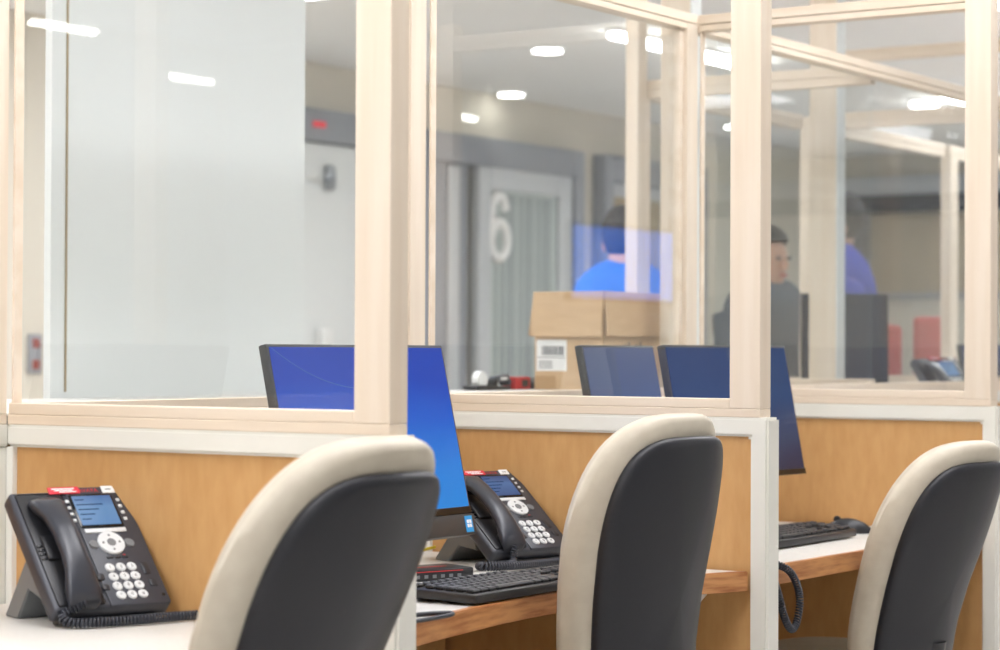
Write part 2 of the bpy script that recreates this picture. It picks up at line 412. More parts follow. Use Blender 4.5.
# ------------------------------------------------------------------ desks
DZ = .745
def desk(y0, y1, edge, label, bracket=False):
    """edge: list of (fraction along, X of the front edge)"""
    t = thing('desk', (0, y0, 0), label, 'desk', 0, 'built-in desks')
    n = y1-y0
    e = spline([(x, f*n, 0) for f, x in edge], 8)
    band = .018
    poly = [(-.775, .002), (-.775, n-.002)]+[(p.x-band, min(max(p.y, .002), n-.002)) for p in reversed(e)]
    MB().prism(poly, DZ-.034, DZ).build('desktop', M['desktop'], t, 30)
    outer = [(p.x, min(max(p.y, .002), n-.002)) for p in e]; inner = [(p.x-band+.0003, min(max(p.y, .002), n-.002)) for p in reversed(e)]
    MB().prism(outer+inner, DZ-.037, DZ+.0008, .002).build('oak_edge', M['oak'], t, 30)
    MB().box(-.74, -.722, .004, n-.004, .06, DZ-.038, .002).build('modesty_panel', M['laminate'], t)
    for yy in ([n-.03] if bracket else []):
        b = MB(); T = Matrix(((1, 0, 0, 0), (0, 0, 1, 0), (0, 1, 0, 0), (0, 0, 0, 1)))
        b.prism([(-.24, DZ-.038), (-.105, DZ-.038), (-.11, DZ-.05), (-.20, DZ-.15), (-.24, DZ-.15)], yy, yy+.026, T=T)
        b.build('support_bracket', M['cream'], t)
    return t
desk(-1.29, -.003, [(0, -.05), (.3, -.12), (.7, -.13), (1, -.05)], 'white-topped desk holding the nearest phone, in front of the first partition')
desk(TH+.003, 1.197, [(0, -.045), (.12, -.072), (.35, -.112), (.55, -.125), (.75, -.115), (.88, -.075), (1, -.021)], 'white-topped oak-edged desk under the bright blue monitor', True)
desk(1.2+TH+.003, 2.397, [(0, -.03), (.3, -.028), (.6, -.024), (1, -.02)], 'white-topped oak-edged desk under the pair of dark monitors')

# ------------------------------------------------------------------ office chairs
def chair(cx, cy, rz, zoff, tilt, label):
    """cx, cy: where the middle of the backrest stands"""
    t = thing('office_chair', (0, 0, 0), label, 'chair', rz, 'cream office chairs at the desks')
    H, ZB = .60, .435+zoff
    N = 72
    def outline(a, b, n, h0):
        pts = []
        for k in range(N):
            w = 2*PI*k/N; c, s = math.cos(w), math.sin(w)
            y = a*math.copysign(abs(c)**(2/n), c); h = b*math.copysign(abs(s)**(2/n), s)
            hh = h0+b+h
            q = hh/H
            y *= .93+.07*math.sin(PI*min(max((q-.1)/1.0, 0), 1)) - .065*math.exp(-((q-.36)/.2)**2)
            pts.append((y, hh))
        return pts
    def inset(pts, d):
        out = []
        for i, (y, h) in enumerate(pts):
            a, b = pts[i-1], pts[(i+1) % N]
            tx, tz = b[0]-a[0], b[1]-a[1]; l = math.hypot(tx, tz) or 1
            out.append((y-tz/l*d, h+tx/l*d))
        return out
    def ang(h):
        q = h/H
        return R(3)+R(15)/(1+math.exp(-(q-.36)/.06))-R(9)*max(0, (q-.62)/.38)+tilt
    K = 120; prof = [(0, 0)]
    for k in range(K+20):
        a = ang(H*k/K); prof.append((prof[-1][0]+math.sin(a)*H/K, prof[-1][1]+math.cos(a)*H/K))
    def at(y, h, d):
        k = min(max(h/H*K, 0), K+18); i = int(k); f = k-i
        x = prof[i][0]*(1-f)+prof[i+1][0]*f; z = prof[i][1]*(1-f)+prof[i+1][1]*f
        a = ang(h); wrap = -.10*(y/.2)**2
        return Vector((x+(d+wrap)*math.cos(a), y, ZB+z-(d)*math.sin(a)))
    def body(o, seq):
        rs = []
        for ins, d in seq:
            if ins is None: continue
            if ins < 0:   # shrink towards the centre
                cyh = sum(p[1] for p in o)/N
                q = inset(o, .05); s = -ins
                rs.append([at(y*s, cyh+(h-cyh)*s, d) for y, h in q])
            else: rs.append([at(y, h, d) for y, h in inset(o, ins)])
        return rs
    # the middle of the backrest goes to (cx, cy)
    xm = prof[int(K*.6)][0]
    off = Matrix.Rotation(rz, 3, 'Z') @ Vector((.2+xm, 0, 0))
    t.location = (cx-off.x, cy-off.y, 0)
    T = Matrix.Translation((.2, 0, 0))
    oc = outline(.180, H/2, 3.3, 0)
    D = .066
    MB().rings(body(oc, [(-.02, 0), (-.3, 0), (-.7, 0), (-1, 0), (.03, 0), (.012, -.001), (.004, -.006), (.0005, -.016), (0, -.03), (0, -D+.036), (.002, -D+.026), (.008, -D+.014), (.018, -D+.005), (.034, -D), (-1, -D-.004), (-.7, -D-.012), (-.3, -D-.016), (-.02, -D-.017)]), T=T).build('backrest_cushion', M['vinyl'], t, 80)
    os_ = outline(.157, (H-.036)/2, 4.2, 0)
    MB().rings(body(os_, [(-.02, -.004), (-.5, -.004), (-1, -.004), (.004, -.004), (0, .004), (.0005, .010), (.003, .015), (.008, .018), (.016, .0195), (-1, .021), (-.7, .022), (-.3, .023), (-.02, .0235)]), T=T).build('back_shell', M['shell'], t, 80)
    # seat
    mb = MB(); rs = []
    zs = .455+zoff
    def sq(a, b, z, dx=0):
        return [Vector((-.02+dx+a*math.copysign(abs(math.cos(w))**.55, math.cos(w)), b*math.copysign(abs(math.sin(w))**.55, math.sin(w)), z)) for w in [2*PI*k/48 for k in range(48)]]
    for a, b, z in [(.02, .02, zs), (.20, .20, zs), (.235, .235, zs+.012), (.247, .247, zs+.035), (.243, .243, zs+.065), (.225, .225, zs+.085), (.18, .18, zs+.095), (.02, .02, zs+.098)]: rs.append(sq(a, b, z))
    mb.rings(rs).build('seat_cushion', M['vinyl'], t, 80)
    mb = MB(); mb.rings([sq(.02, .02, zs-.03), sq(.2, .2, zs-.03), sq(.225, .225, zs-.012), sq(.23, .23, zs+.006), sq(.02, .02, zs+.006)]).build('seat_shell', M['shell'], t, 80)
    p = [at(0, h, .018)+Vector((.2, 0, 0)) for h in (.16, .08, .02)]
    pts = spline([p[0], p[1], p[2]+Vector((.012, 0, -.02)), Vector((.2, 0, zs-.035)), Vector((.02, 0, zs-.042))], 6)
    MB().tube(pts, .028, 10, flat=.4).build('back_bracket', M['black'], t)
    mb = MB(); mb.cyl((0, 0, .12), (0, 0, .30+zoff), .028); mb.cyl((0, 0, .30+zoff), (0, 0, zs-.03), .018); mb.box(-.09, .09, -.07, .07, zs-.062, zs-.028, .01)
    mb.build('gas_column', M['black'], t)
    for k in range(5):
        a = 2*PI*k/5+.3; d = Vector((math.cos(a), math.sin(a), 0))
        lg = MB().tube([d*.02+Vector((0, 0, .115)), d*.14+Vector((0, 0, .105)), d*.28+Vector((0, 0, .082))], [.028, .022, .016], 10, flat=.8).build('base_leg', M['black'], t)
        mb = MB(); n = Vector((-d.y, d.x, 0)); c = d*.285+Vector((0, 0, .027))
        for s in (-1, 1): mb.cyl(c+n*s*.006, c+n*s*.024, .027, n=18, bev=.004)
        mb.cyl(c+Vector((0, 0, .0)), c+Vector((0, 0, .055)), .007, n=8)
        mb.build('caster', M['black'], lg)
    return t
chair(.168, -.31, R(-2), .047, R(9), 'cream office chair with dark back, nearest, tipped back before the first partition')
chair(.105, .685, R(-6), .03, R(-5), 'cream office chair with dark back, middle of three, by the blue-screen desk')
chair(.149, 1.82, R(-10), -.035, R(5), 'cream office chair with dark back, farthest, at the desk with the hanging cord')

# ------------------------------------------------------------------ desk phones
def phone(loc, rz, tilt, label, cordpts, scr='scr_phone', simple=False):
    t = thing('desk_phone', loc, label, 'telephone', rz, 'desk phones')
    Wd, L, DP = .198, .236, .03
    ct, st = math.cos(tilt), math.sin(tilt)
    rt, up, nm = Vector((0, 1, 0)), Vector((-ct, 0, st)), Vector((st, 0, ct))
    org = Vector((0, 0, .006+DP*ct*.0))
    F = Matrix((rt, up, nm)).transposed().to_4x4(); F.translation = org+nm*DP      # face frame: x right, y up the face, z out
    def uv(u, v): return ((u-.5)*Wd, (1-v)*L)
    def fbox(mb, u0, u1, v0, v1, z0, z1, bev=0, mi=0, seg=2):
        a, b = uv(u0, v1), uv(u1, v0); return mb.box(a[0], b[0], a[1], b[1], z0, z1, bev, seg, T=F, mi=mi)
    # body: a slab with a slightly hollow cradle side
    mb = MB(); mb.box(-Wd/2, Wd/2, 0, L, -DP, 0, .007, 3, T=F)
    fbox(mb, .47, 1.0, -.015, .998, -DP+.004, .003, .0035)
    mb.build('body', M['phone'], t)
    mb = MB(); fbox(mb, .04, .44, .03, .97, -.002, .0025, .004); fbox(mb, .10, .36, .40, .60, 0, .008, .003)
    mb.build('cradle', M['black'], t)
    # speaker slots at the cradle middle
    mb = MB()
    for k in range(4): fbox(mb, .05, .15, .47+.035*k, .487+.035*k, .0015, .0045, .001)
    mb.build('speaker_grille', M['gloss'], t)
    # stand: a folded wedge leg behind the body
    mb = MB(); hgt = st*L*.55; bx = -ct*L*.55
    foot = bx-.075
    Tz = Matrix(((1, 0, 0, 0), (0, 0, 1, 0), (0, 1, 0, 0), (0, 0, 0, 1)))
    mb.prism([(bx+.012, hgt), (bx-.012, hgt+.004), (foot-.012, .0005), (foot+.035, .0005), (bx-.004, hgt-.045), (-ct*L*.28, st*L*.28-.012), (-ct*L*.28-.002, st*L*.28+.004)], -Wd/2+.012, Wd/2-.012, .002, T=Tz)
    mb.build('stand', M['phone_grey'], t)
    MB().box(-.03, .012, -Wd/2+.02, Wd/2-.02, .0005, .012, .003).build('front_foot', M['black'], t)
    # handset
    mb = MB(); rs = []
    path = [(.055, .006, .046, .008), (.07, .015, .055, .014), (.12, .021, .057, .016), (.19, .026, .052, .015), (.28, .033, .044, .014), (.43, .038, .040, .013), (.6, .038, .040, .013), (.75, .034, .044, .014), (.84, .027, .052, .015), (.92, .022, .057, .016), (.98, .016, .055, .014), (.995, .007, .046, .008)]
    cx_ = uv(.235, 0)[0]
    for v, z, w, th in path:
        y = (1-(.125+.875*(v-.055)/.94))*L
        rs.append([F @ Vector((cx_+w/2*math.copysign(abs(math.cos(q))**.7, math.cos(q)), y, z-.004+th*.8*math.copysign(abs(math.sin(q))**.75, math.sin(q)))) for q in [2*PI*k/24 for k in range(24)]])
    hs = mb.rings(rs).build('handset', M['handset'], t, 60)
    for q in (.80, .12): MB().cyl(F @ Vector((cx_, L*q, .002)), F @ Vector((cx_, L*q, .016)), .021).build('ear_cup', M['black'], hs)
    # display
    mb = MB(); fbox(mb, .485, .865, .055, .345, .002, .0045, .002); mb.build('display_bezel', M['gloss'], t)
    mb = MB(); fbox(mb, .505, .845, .075, .325, .0045, .0052); sc = mb.build('display', M[scr], t)
    mb = MB()
    for k in range(5): fbox(mb, .52, .60+.05*((k*7) % 4), .105+.042*k, .112+.042*k, .0052, .0055)
    mb.build('display_text', M['lcdtext'], sc)
    mb = MB(); fbox(mb, .505, .865, .357, .392, .002, .005, .001); mb.build('softkey_strip', M['keygrey'], t)
    for k in range(4):
        for u in (.457, .905):
            mb = MB(); fbox(mb, u-.015, u+.015, .10+.055*k, .125+.055*k, .002, .0045, .001); mb.build('line_key', M['keygrey'], t)
    def disc(mb, u, v, r, z0, z1, bev=.0012, n=28, mi=0):
        x, y = uv(u, v); return mb.cyl((x, y, z0), (x, y, z1), r, n=n, bev=bev, T=F, mi=mi)
    disc(MB(), .685, .485, .0225, .002, .0065).build('navigation_pad', M['keygrey'], t)
    mb = MB()
    for dx, dy in ((.014, 0), (-.014, 0), (0, .014), (0, -.014)):
        x, y = uv(.685, .485); mb.cyl((x+dx, y+dy, .0065), (x+dx, y+dy, .0069), .0022, n=8, T=F)
    disc(mb, .685, .485, .0075, .0064, .0069, 0); mb.build('navigation_marks', M['phone_grey'], t)
    for u in (.535, .845): disc(MB(), u, .488, .0085, .002, .0055).build('round_key', M['phone_grey'], t)
    for k in range(3):
        mb = MB(); fbox(mb, .60+.065*k, .655+.065*k, .592, .612, .002, .0045, .001); mb.build('small_key', M['darkkey'], t)
    mb = MB(); fbox(mb, .745, .765, .586, .592, .003, .0048); mb.build('message_lamp', M['redtext'], t)
    dg = '123456789*0#'
    tx = MB()
    for k in range(12):
        u, v = .588+.095*(k % 3), .688+.0765*(k//3)
        disc(MB(), u, v, .0082, .002, .0052, .0012, 20).build('dial_key', M['keygrey'], t)
        if not simple:
            x, y = uv(u, v); tx.text(dg[k], .008, F @ Matrix.Translation((x, y, .0053)), ext=.0001)
    if not simple: tx.build('key_digits', M['ink'], t)
    else: tx.bm.free()
    for u, v0, v1 in ((.477, .735, .785), (.487, .82, .87), (.89, .66, .76), (.905, .80, .86)):
        mb = MB(); fbox(mb, u-.03, u+.03, v0, v1, .002, .0048, .0012); mb.build('function_key', M['darkkey'], t)
    disc(MB(), .95, .935, .003, .002, .0035, 0).build('microphone_hole', M['gloss'], t)
    # stickers and print on the top edge
    mb = MB(); fbox(mb, .33, .60, -.012, .045, .003, .0045); rs_ = mb.build('red_label', M['red'], t); rs_['label'] = 'red sticker with white print'
    mb = MB()
    for a, b, v in ((.36, .56, .000), (.38, .54, .014), (.42, .57, .028)): fbox(mb, a, b, v, v+.008, .0045, .0049)
    mb.build('label_print', M['paper'], rs_)
    mb = MB(); fbox(mb, .80, .91, -.010, .050, .003, .0045); wl = mb.build('white_label', M['paper'], t); wl['label'] = 'small white number sticker'
    mb = MB(); fbox(mb, .83, .88, .016, .024, .0045, .0048); mb.build('label_print', M['phone_grey'], wl)
    x, y = uv(.68, .022)
    MB().text('AVAYA', .0105, F @ Matrix.Translation((x, y, .0032)), ext=.0001).build('maker_mark', M['redtext'], t)
    mb = MB(); fbox(mb, .955, 1.0, -.016, .012, -.004, .0034, .002); mb.build('corner_lamp', M['redtext'], t)
    # coiled cord, points in the phone's own frame
    if cordpts:
        inv = (Matrix.Translation(loc) @ Matrix.Rotation(rz, 4, 'Z')).inverted()
        hp = F @ Vector((cx_, .004, .014))
        pp = [hp]+[inv @ Vector(p) if abs(p[2]) > .3 else Vector(p) for p in cordpts]
        mb = MB(); coil(mb, pp); mb.build('coiled_cord', M['cord'], t, 80)
    return t
PH1 = (-.449, -.113, DZ)
phone(PH1, R(-19), R(46), 'dark desk phone with lit display on the nearest desk',
      [(.02, -.085, .02), (.035, -.08, .010), (.05, -.04, .0095), (.055, .02, .0095), (.05, .08, .0095), (.052, .13, .0095)], 'scr_phone')
phone((-.445, 1.075, DZ), R(-18), R(37), 'dark desk phone beside the bright blue monitor',
      [(.022, -.055, .012), (.045, -.075, .0095), (.06, -.11, .0095), (.045, -.155, .0095), (.075, -.165, .0095), (.085, -.10, .0095), (.075, -.03, .0095), (.062, .03, .0095), (.075, .075, .0095), (.07, .12, .0095), (.066, .15, .0095)], 'scr_phone_dim')
# cord hanging off the third desk
mb = MB(); coil(mb, [(-.10, 1.275, DZ+.0085), (-.045, 1.30, DZ+.010), (-.012, 1.335, .742), (-.004, 1.365, .715), (-.004, 1.385, .675), (-.004, 1.37, .632), (-.004, 1.345, .622), (-.004, 1.315, .65), (-.006, 1.29, .70), (-.012, 1.268, .738), (-.05, 1.262, DZ+.0085)])
tag(mb.build('coiled_phone_cord', M['cord'], None, 80), 'dark coiled phone cord looping over the edge of the farthest desk', 'cord')

# ------------------------------------------------------------------ monitors
def monitor(loc, rz, tilt, Wd, Hs, label, scr, chin=.035, group=None, stand=True, sticker=False, streak=False, base=0):
    """loc: middle of the screen's top edge; faces +X"""
    t = thing('monitor', (loc[0], loc[1], base), label, 'monitor', rz, group)
    T = Matrix.Translation((0, 0, loc[2]-base)) @ Matrix.Rotation(-tilt, 4, 'Y')
    Ht = Hs+.014+chin
    MB().box(-.018, 0, -Wd/2, Wd/2, -Ht, 0, .003, 2, T=T).build('casing', M['chin'], t)
    s = MB().box(0, .0012, -Wd/2+.007, Wd/2-.007, -Hs-.006, -.006, T=T).build('screen', M[scr], t)
    MB().box(.0, .0022, -Wd/2+.002, Wd/2-.002, -Hs-.02, -Hs-.0065, .0008, 1, T=T).build('lower_bezel', M['gloss'], t)
    if chin: 
        MB().box(-.034, .0045, -Wd/2-.001, Wd/2+.001, -Ht-.002, -Hs-.021, .003, 2, T=T).build('chin', M['chin'], t)
    if sticker:
        st = MB().box(.0045, .0052, Wd/2-.034, Wd/2-.010, -Ht+.003, -Ht+.034, T=T).build('blue_sticker', M['sticker'], t); st['label'] = 'pale blue sticker with white squares'
        mb = MB()
        for a in (0, 1):
            for b in (0, 1): mb.box(.0052, .0056, Wd/2-.029+.008*a, Wd/2-.0225+.008*a, -Ht+.012+.008*b, -Ht+.0185+.008*b, T=T)
        mb.build('sticker_print', M['paper'], st)
    if streak:
        pts = [(.0016, -Wd/2+.012+Wd*.5*q, -.008-.075*(1-(1-q)**2.2)) for q in [k/16 for k in range(17)]]
        MB().tube([T @ Vector(p) for p in pts], .0006, 5).build('wallpaper_streak', M['streak'], s)
    if stand:
        b = T @ Vector((-.035, 0, -Ht*.6)); 
        mb = MB(); mb.tube([b, b+Vector((-.03, 0, -.05)), (b.x-.02, 0, .012)], [.03, .03, .034], 12, flat=.5); mb.build('stand_neck', M['black'], t)
        MB().box(b.x-.12, b.x+.05, -.10, .10, .0005, .013, .005).build('stand_base', M['black'], t)
    return t
monitor((-.53, .630, 1.176), R(0), R(12.5), .535, .308, 'black all-in-one monitor with bright blue wallpaper beside the phone', 'scr_blue', .045, sticker=True, streak=True, base=DZ)
monitor((-.435, 1.895, 1.181), R(-4), R(11), .525, .286, 'dark navy monitor in front of the farthest partition, overlapping its slate blue twin', 'scr_navy', .0, 'pair of dark monitors', base=DZ)
monitor((-.655, 1.785, 1.180), R(6), R(11), .40, .29, 'slate blue monitor just behind and beside the dark navy one', 'scr_slate', .0, 'pair of dark monitors', base=DZ)

# ------------------------------------------------------------------ keyboards, mouse, small desk things
def keyboard(loc, rz, label, tl):
    t = thing('keyboard', loc, label, 'keyboard', rz, 'black keyboards')
    Lk, Dk = .445, .145
    T = Matrix.Translation((0, 0, .003)) @ Matrix.Rotation(tl, 4, 'Y')     # +X is the user's side
    T = T @ Matrix.Translation((-Dk, 0, 0))
    MB().box(0, Dk, -Lk/2, Lk/2, 0, .016, .004, 2, T=T).build('case', M['kbody'], t)
    mb = MB(); 
    for s in (-1, 1): mb.box(.004, .03, s*.17-.02, s*.17+.02, -.002-.128*math.sin(tl), .002, .001, T=T)
    mb.build('foot', M['kbody'], t)
    rows = [(.012, [1]*4 and [(i*.0268+.0, .0215) for i in range(16)], .014)]
    def key(x, y, w, d=.0155):
        b = MB(); b.box(x-d/2, x+d/2, y-w/2, y+w/2, .0155, .0225, .0022, 1, T=T); b.build('key', M['keycap'], t)
    pitch = .0192
    ys = -Lk/2+.012
    for r_ in range(6):
        x = .018+r_*.0205+(.004 if r_ else 0)
        if r_ == 0:
            for k in range(13): key(x, ys+.0085+k*.0221, .0155, .012)
        elif r_ < 4:
            offs = [0, .0, .008, .013][r_]
            w0 = .0155+2*offs
            key(x, ys+w0/2, w0)
            n = [0, 13, 12, 11][r_]
            for k in range(n): key(x, ys+w0+.0035+.008+k*pitch, .0158)
            e = ys+w0+.0035+n*pitch; key(x, (e+ys+.287)/2, max(ys+.287-e, .012))
        elif r_ == 4:
            key(x, ys+.02, .04)
            for k in range(10): key(x, ys+.0435+.008+k*pitch, .0158)
            key(x, ys+.262, .05)
        else:
            for a, w in ((.011, .022), (.036, .022), (.061, .022), (.135, .115), (.207, .022), (.232, .022), (.2575, .022), (.277, .02)): key(x, ys+a, w)
    for r_ in (1, 2): 
        for k in range(3): key(.018+r_*.0205+.004, ys+.306+k*pitch, .0158)
    for k in range(3): key(.018+5*.0205+.004, ys+.306+k*pitch, .0158)
    key(.018+4*.0205+.004, ys+.306+pitch, .0158)
    for r_ in range(1, 6):
        for k in range(3): key(.018+r_*.0205+.004, ys+.3755+k*pitch, .0158)
    return t
keyboard((-.119, .622, DZ), R(1), 'black keyboard on the desk beside the middle chair', R(2))
keyboard((-.185, 1.835, DZ), R(0), 'black keyboard on the desk below the pair of dark monitors', R(4.5))
ms = thing('computer_mouse', (-.26, 2.17, DZ), 'black computer mouse beside the keyboard on the farthest desk', 'mouse', R(10))
mb = MB(); rs = []
for k in range(13):
    q = k/12; x = .055-.11*q; w = .030*math.sin(PI*min(max(q, .02), .98))**.45; h = .034*math.sin(PI*min(max(q*.9+.06, 0), 1))**.6
    rs.append([Vector((x, w*math.copysign(abs(math.cos(a))**.8, math.cos(a)), .0008+max(0, h*math.sin(a)))) for a in [2*PI*j/20 for j in range(20)]])
mb.rings(rs[::-1]).build('shell', M['black'], ms, 60)
MB().cyl((-.025, -.004, .031), (-.025, .004, .031), .008, n=14).build('scroll_wheel', M['darkkey'], ms)
hub = thing('black_box', (-.446, .716, DZ), 'small black electronic box with red marks, behind the keyboard by the phone', 'box', R(-22))
MB().box(-.045, .045, -.085, .085, .0006, .022, .004, 2).build('case', M['black'], hub)
mb = MB(); mb.box(.0, .006, -.05, .05, .022, .0223); mb.box(.045, .0455, -.06, .06, .017, .0185); mb.build('red_marks', M['redtext'], hub)
mb = MB()
for k in range(7): mb.box(.045, .0458, -.06+.018*k, -.052+.018*k, .006, .012)
mb.build('port', M['phone_grey'], hub)
mb = MB(); mb.tube(spline([(-.105, .06, DZ+.004), (-.115, .15, DZ+.004), (-.108, .235, DZ+.004), (-.085, .275, DZ+.004), (-.066, .26, DZ+.004), (-.062, .2, DZ+.004), (-.06, .07, DZ+.004)], 10), .0036, 8)
tag(mb.build('black_cable', M['cord'], None, 80), 'thin black cable looped near the oak edge of the middle desk', 'cable')
for k, (pts, l) in enumerate([([(-.70, -.40, DZ+.003), (-.72, -.30, DZ+.005), (-.70, -.20, DZ+.006), (-.67, -.15, DZ+.006)], 'yellow network cable running to the back of the nearest phone'),
                              ([(-.745, .62, DZ+.003), (-.74, .85, DZ+.004), (-.725, .98, DZ+.006), (-.705, 1.05, DZ+.012), (-.685, 1.10, DZ+.02)], 'yellow network cable running to the phone beside the blue monitor')]):
    tag(MB().tube(spline(pts, 10), .0032, 8).build('yellow_cable', M['yellow'], None, 80), l, 'cable', 'yellow network cables')

# ------------------------------------------------------------------ counter beyond the glass and what stands on it
CT = 1.056
ct = thing('counter', (-1.3, 0, 0), 'long white counter on the far side of the glass partitions', 'counter')
MB().box(-.32, .466, -2.0, 3.45, CT-.035, CT, .004).build('counter_top', M['desktop'], ct)
MB().box(-.32, .205, 3.451, 8.2, CT-.035, CT, .004).build('counter_ledge', M['desktop'], ct)
MB().box(.18, .466, 3.451, 8.2, .903, .938, .004).build('lower_counter_top', M['desktop'], ct)
MB().box(.185, .2, 3.451, 8.2, .9385, CT-.036).build('ledge_riser', M['laminate'], ct)
MB().box(-.26, -.2, -2.0, 8.2, 0, CT-.036).build('counter_front', M['laminate'], ct)

def front_window(y0, y1, label, tall=False):
    t = thing('public_window', (-1.6, y0, 0), label, 'partition', 0, 'maple windows on the public side'); n = y1-y0
    MB().box(-.045, .0, .065, .125, CT, CZ-.001 if tall else 2.024, .001, 1).build('wood_post', M['maple'], t)
    MB().box(-.045, .0, .1255, n-.001, 2.0, 2.024, .001, 1).build('top_rail', M['maple_y'], t)
    mb = MB(); mb.box(-.044, -.002, .1255, .15, CT, 1.999, .001, 1); mb.box(-.044, -.002, .1505, n-.001, 1.972, 1.999, .001, 1); mb.box(-.044, -.002, .1505, n-.001, CT, CT+.02, .001, 1)
    mb.build('glazing_stop', M['maple_y'], t)
    MB().box(-.026, -.020, .148, n, CT+.01, 1.985).build('glass_pane', M['glass'], t)
    return t
front_window(3.455, 4.72, 'pale maple window frame on the public side, nearest, behind the cardboard box', True)
front_window(4.72, 6.05, 'pale maple window frame on the public side, second, behind the distant black monitor')
front_window(6.05, 7.4, 'pale maple window frame on the public side, third, beyond the distant phone')
def cross_panel(y, label):
    t = thing('counter_divider', (0, y, 0), label, 'partition', 0, 'glazed dividers across the counter')
    MB().box(-1.598, -.83, 0, .04, 2.0, 2.03, .001, 1).build('top_rail', M['maple_h'], t)
    MB().box(-1.09, -.83, .004, .036, .9385, CT-.001).build('lower_panel', M['laminate'], t)
    MB().box(-1.598, -.83, .001, .039, CT, CT+.03, .001, 1).build('sill_rail', M['maple_h'], t)
    MB().box(-1.598, -.83, .001, .039, 1.972, 1.999, .001, 1).build('glazing_stop', M['maple_h'], t)
    MB().box(-1.597, -.832, .018, .023, CT+.028, 1.975).build('glass_pane', M['glass'], t)
cross_panel(3.575, 'glazed maple divider across the counter just beyond the farthest cubicle partition')
cross_panel(4.78, 'glazed maple divider across the counter behind the distant phone')
for y, l in ((2.952, 'tall maple post rising to the ceiling behind the corner of the farthest partition'), (3.93, 'tall maple post with a white edge rising to the ceiling behind the dark tall monitor')):
    t = thing('tall_post', (-1.10, y, 0), l, 'post', 0, 'tall posts on the public side')
    MB().box(-.10, -.006, 0, .058, CT, CZ-.001, .001, 1).build('wood_face', M['maple'], t)
    MB().box(-.0055, .0, .0, .058, CT, CZ-.001, .001, 1).build('white_edge', M['wallwhite'], t)
tag(MB().box(-1.72, -.2, 5.30, 5.35, 2.285, 2.33, .002).build('cross_beam', M['maple_h']), 'maple cross beam spanning high above the counter beyond the far windows', 'beam')

# cardboard box with its flaps folded out
bx = thing('cardboard_box', (-1.372, 2.92, CT), 'open brown cardboard box with folded-out flaps and white shipping label', 'box')
hw, hd, bh = .112, .185, .274
mb = MB(); tk = .005
mb.box(-hw, hw, -hd, -hd+tk, 0.0006, bh); mb.box(-hw, hw, hd-tk, hd, 0.0006, bh); mb.box(-hw, -hw+tk, -hd+tk, hd-tk, 0.0006, bh); mb.box(hw-tk, hw, -hd+tk, hd-tk, 0.0006, bh); mb.box(-hw+tk, hw-tk, -hd+tk, hd-tk, .0006, .006)
mb.build('carton', M['cardboard'], bx)
def flap(nm_, T, w, l):
    MB().box(-w/2, w/2, -.0025, .0025, -l, 0, .0012, 1, T=T).build(nm_, M['cardboard'], bx)
flap('flap', Matrix.Translation((0, -hd-.002, bh+.004)) @ Matrix.Rotation(R(-6), 4, 'X'), 2*hw+.008, .128)
flap('flap', Matrix.Translation((hw+.002, 0, bh+.004)) @ Matrix.Rotation(R(90), 4, 'Z') @ Matrix.Rotation(R(-5), 4, 'X'), 2*hd, .126)
flap('flap', Matrix.Translation((-hw-.002, 0, bh+.004)) @ Matrix.Rotation(R(-90), 4, 'Z') @ Matrix.Rotation(R(-9), 4, 'X'), 2*hd, .126)
flap('flap', Matrix.Translation((0, hd+.002, bh+.004)) @ Matrix.Rotation(R(180), 4, 'Z') @ Matrix.Rotation(R(-7), 4, 'X'), 2*hw, .126)
lb = MB().box(-hw+.006, -hw+.106, -hd-.0009, -hd-.0002, .054, .142).build('shipping_label', M['paper'], bx); lb['label'] = 'white shipping label with a barcode'
mb = MB(); x = -hw+.024
while x < -hw+.095:
    w = random.choice((.0012, .002, .003, .0045)); mb.box(x, x+w, -hd-.0013, -hd-.0009, .098, .125); x += w+random.choice((.0015, .002, .003))
mb.box(-hw+.010, -hw+.102, -hd-.0013, -hd-.0009, .091, .093)
for k in range(3): mb.box(-hw+.014, -hw+.06, -hd-.0013, -hd-.0009, .062+.008*k, .065+.008*k)
mb.build('barcode', M['ink'], lb)
MB().box(-hw+.002, -hw+.07, -hd-.0007, -hd-.0001, .001, .04).build('packing_tape', M['cardin'], bx)
mb = MB()
for k in range(7): mb.box(hw+.0002, hw+.0008, -.09+.022*k, -.08+.022*k, .095, .125+.006*(k % 3))
mb.build('printed_marks', M['ink'], bx)

# small things left on the counter
def small(name, loc, rz, label, parts):
    t = thing(name, loc, label, 'desk item', rz)
    for nm_, mb, mt in parts: mb.build(nm_, M[mt], t)
tp = MB(); tp.cyl((-.018, 0, .026), (.018, 0, .026), .026, n=24, bev=.003)
small('tape_dispenser', (-1.545, 2.545, CT), R(0), 'small black and white tape dispenser on the counter beside the blue monitor', [
    ('base', MB().box(-.025, .025, -.05, .06, .0006, .014, .004).box(-.022, .022, .045, .06, .012, .03, .003), 'black'), ('tape_roll', MB().cyl((-.012, 0, .029), (.012, 0, .029), .024, n=24, bev=.002), 'white')])
small('stapler', (-1.545, 2.645, CT), R(8), 'black stapler with white print on the counter between the tape and a red box', [
    ('base', MB().box(-.016, .016, -.045, .045, .0006, .010, .003), 'black'), ('arm', MB().box(-.014, .014, -.045, .045, .022, .042, .006, T=Matrix.Rotation(R(5), 4, 'X')).cyl((-.015, .038, .022), (.015, .038, .022), .010), 'dark'), ('print', MB().box(.0141, .0146, -.02, .02, .028, .036), 'paper')])
small('red_box', (-1.545, 2.735, CT), R(-4), 'small red box on the counter left of the cardboard box', [
    ('carton', MB().box(-.022, .022, -.036, .036, .0006, .036, .002), 'redtext'), ('print', MB().box(.0221, .0226, -.005, .025, .008, .028), 'black')])
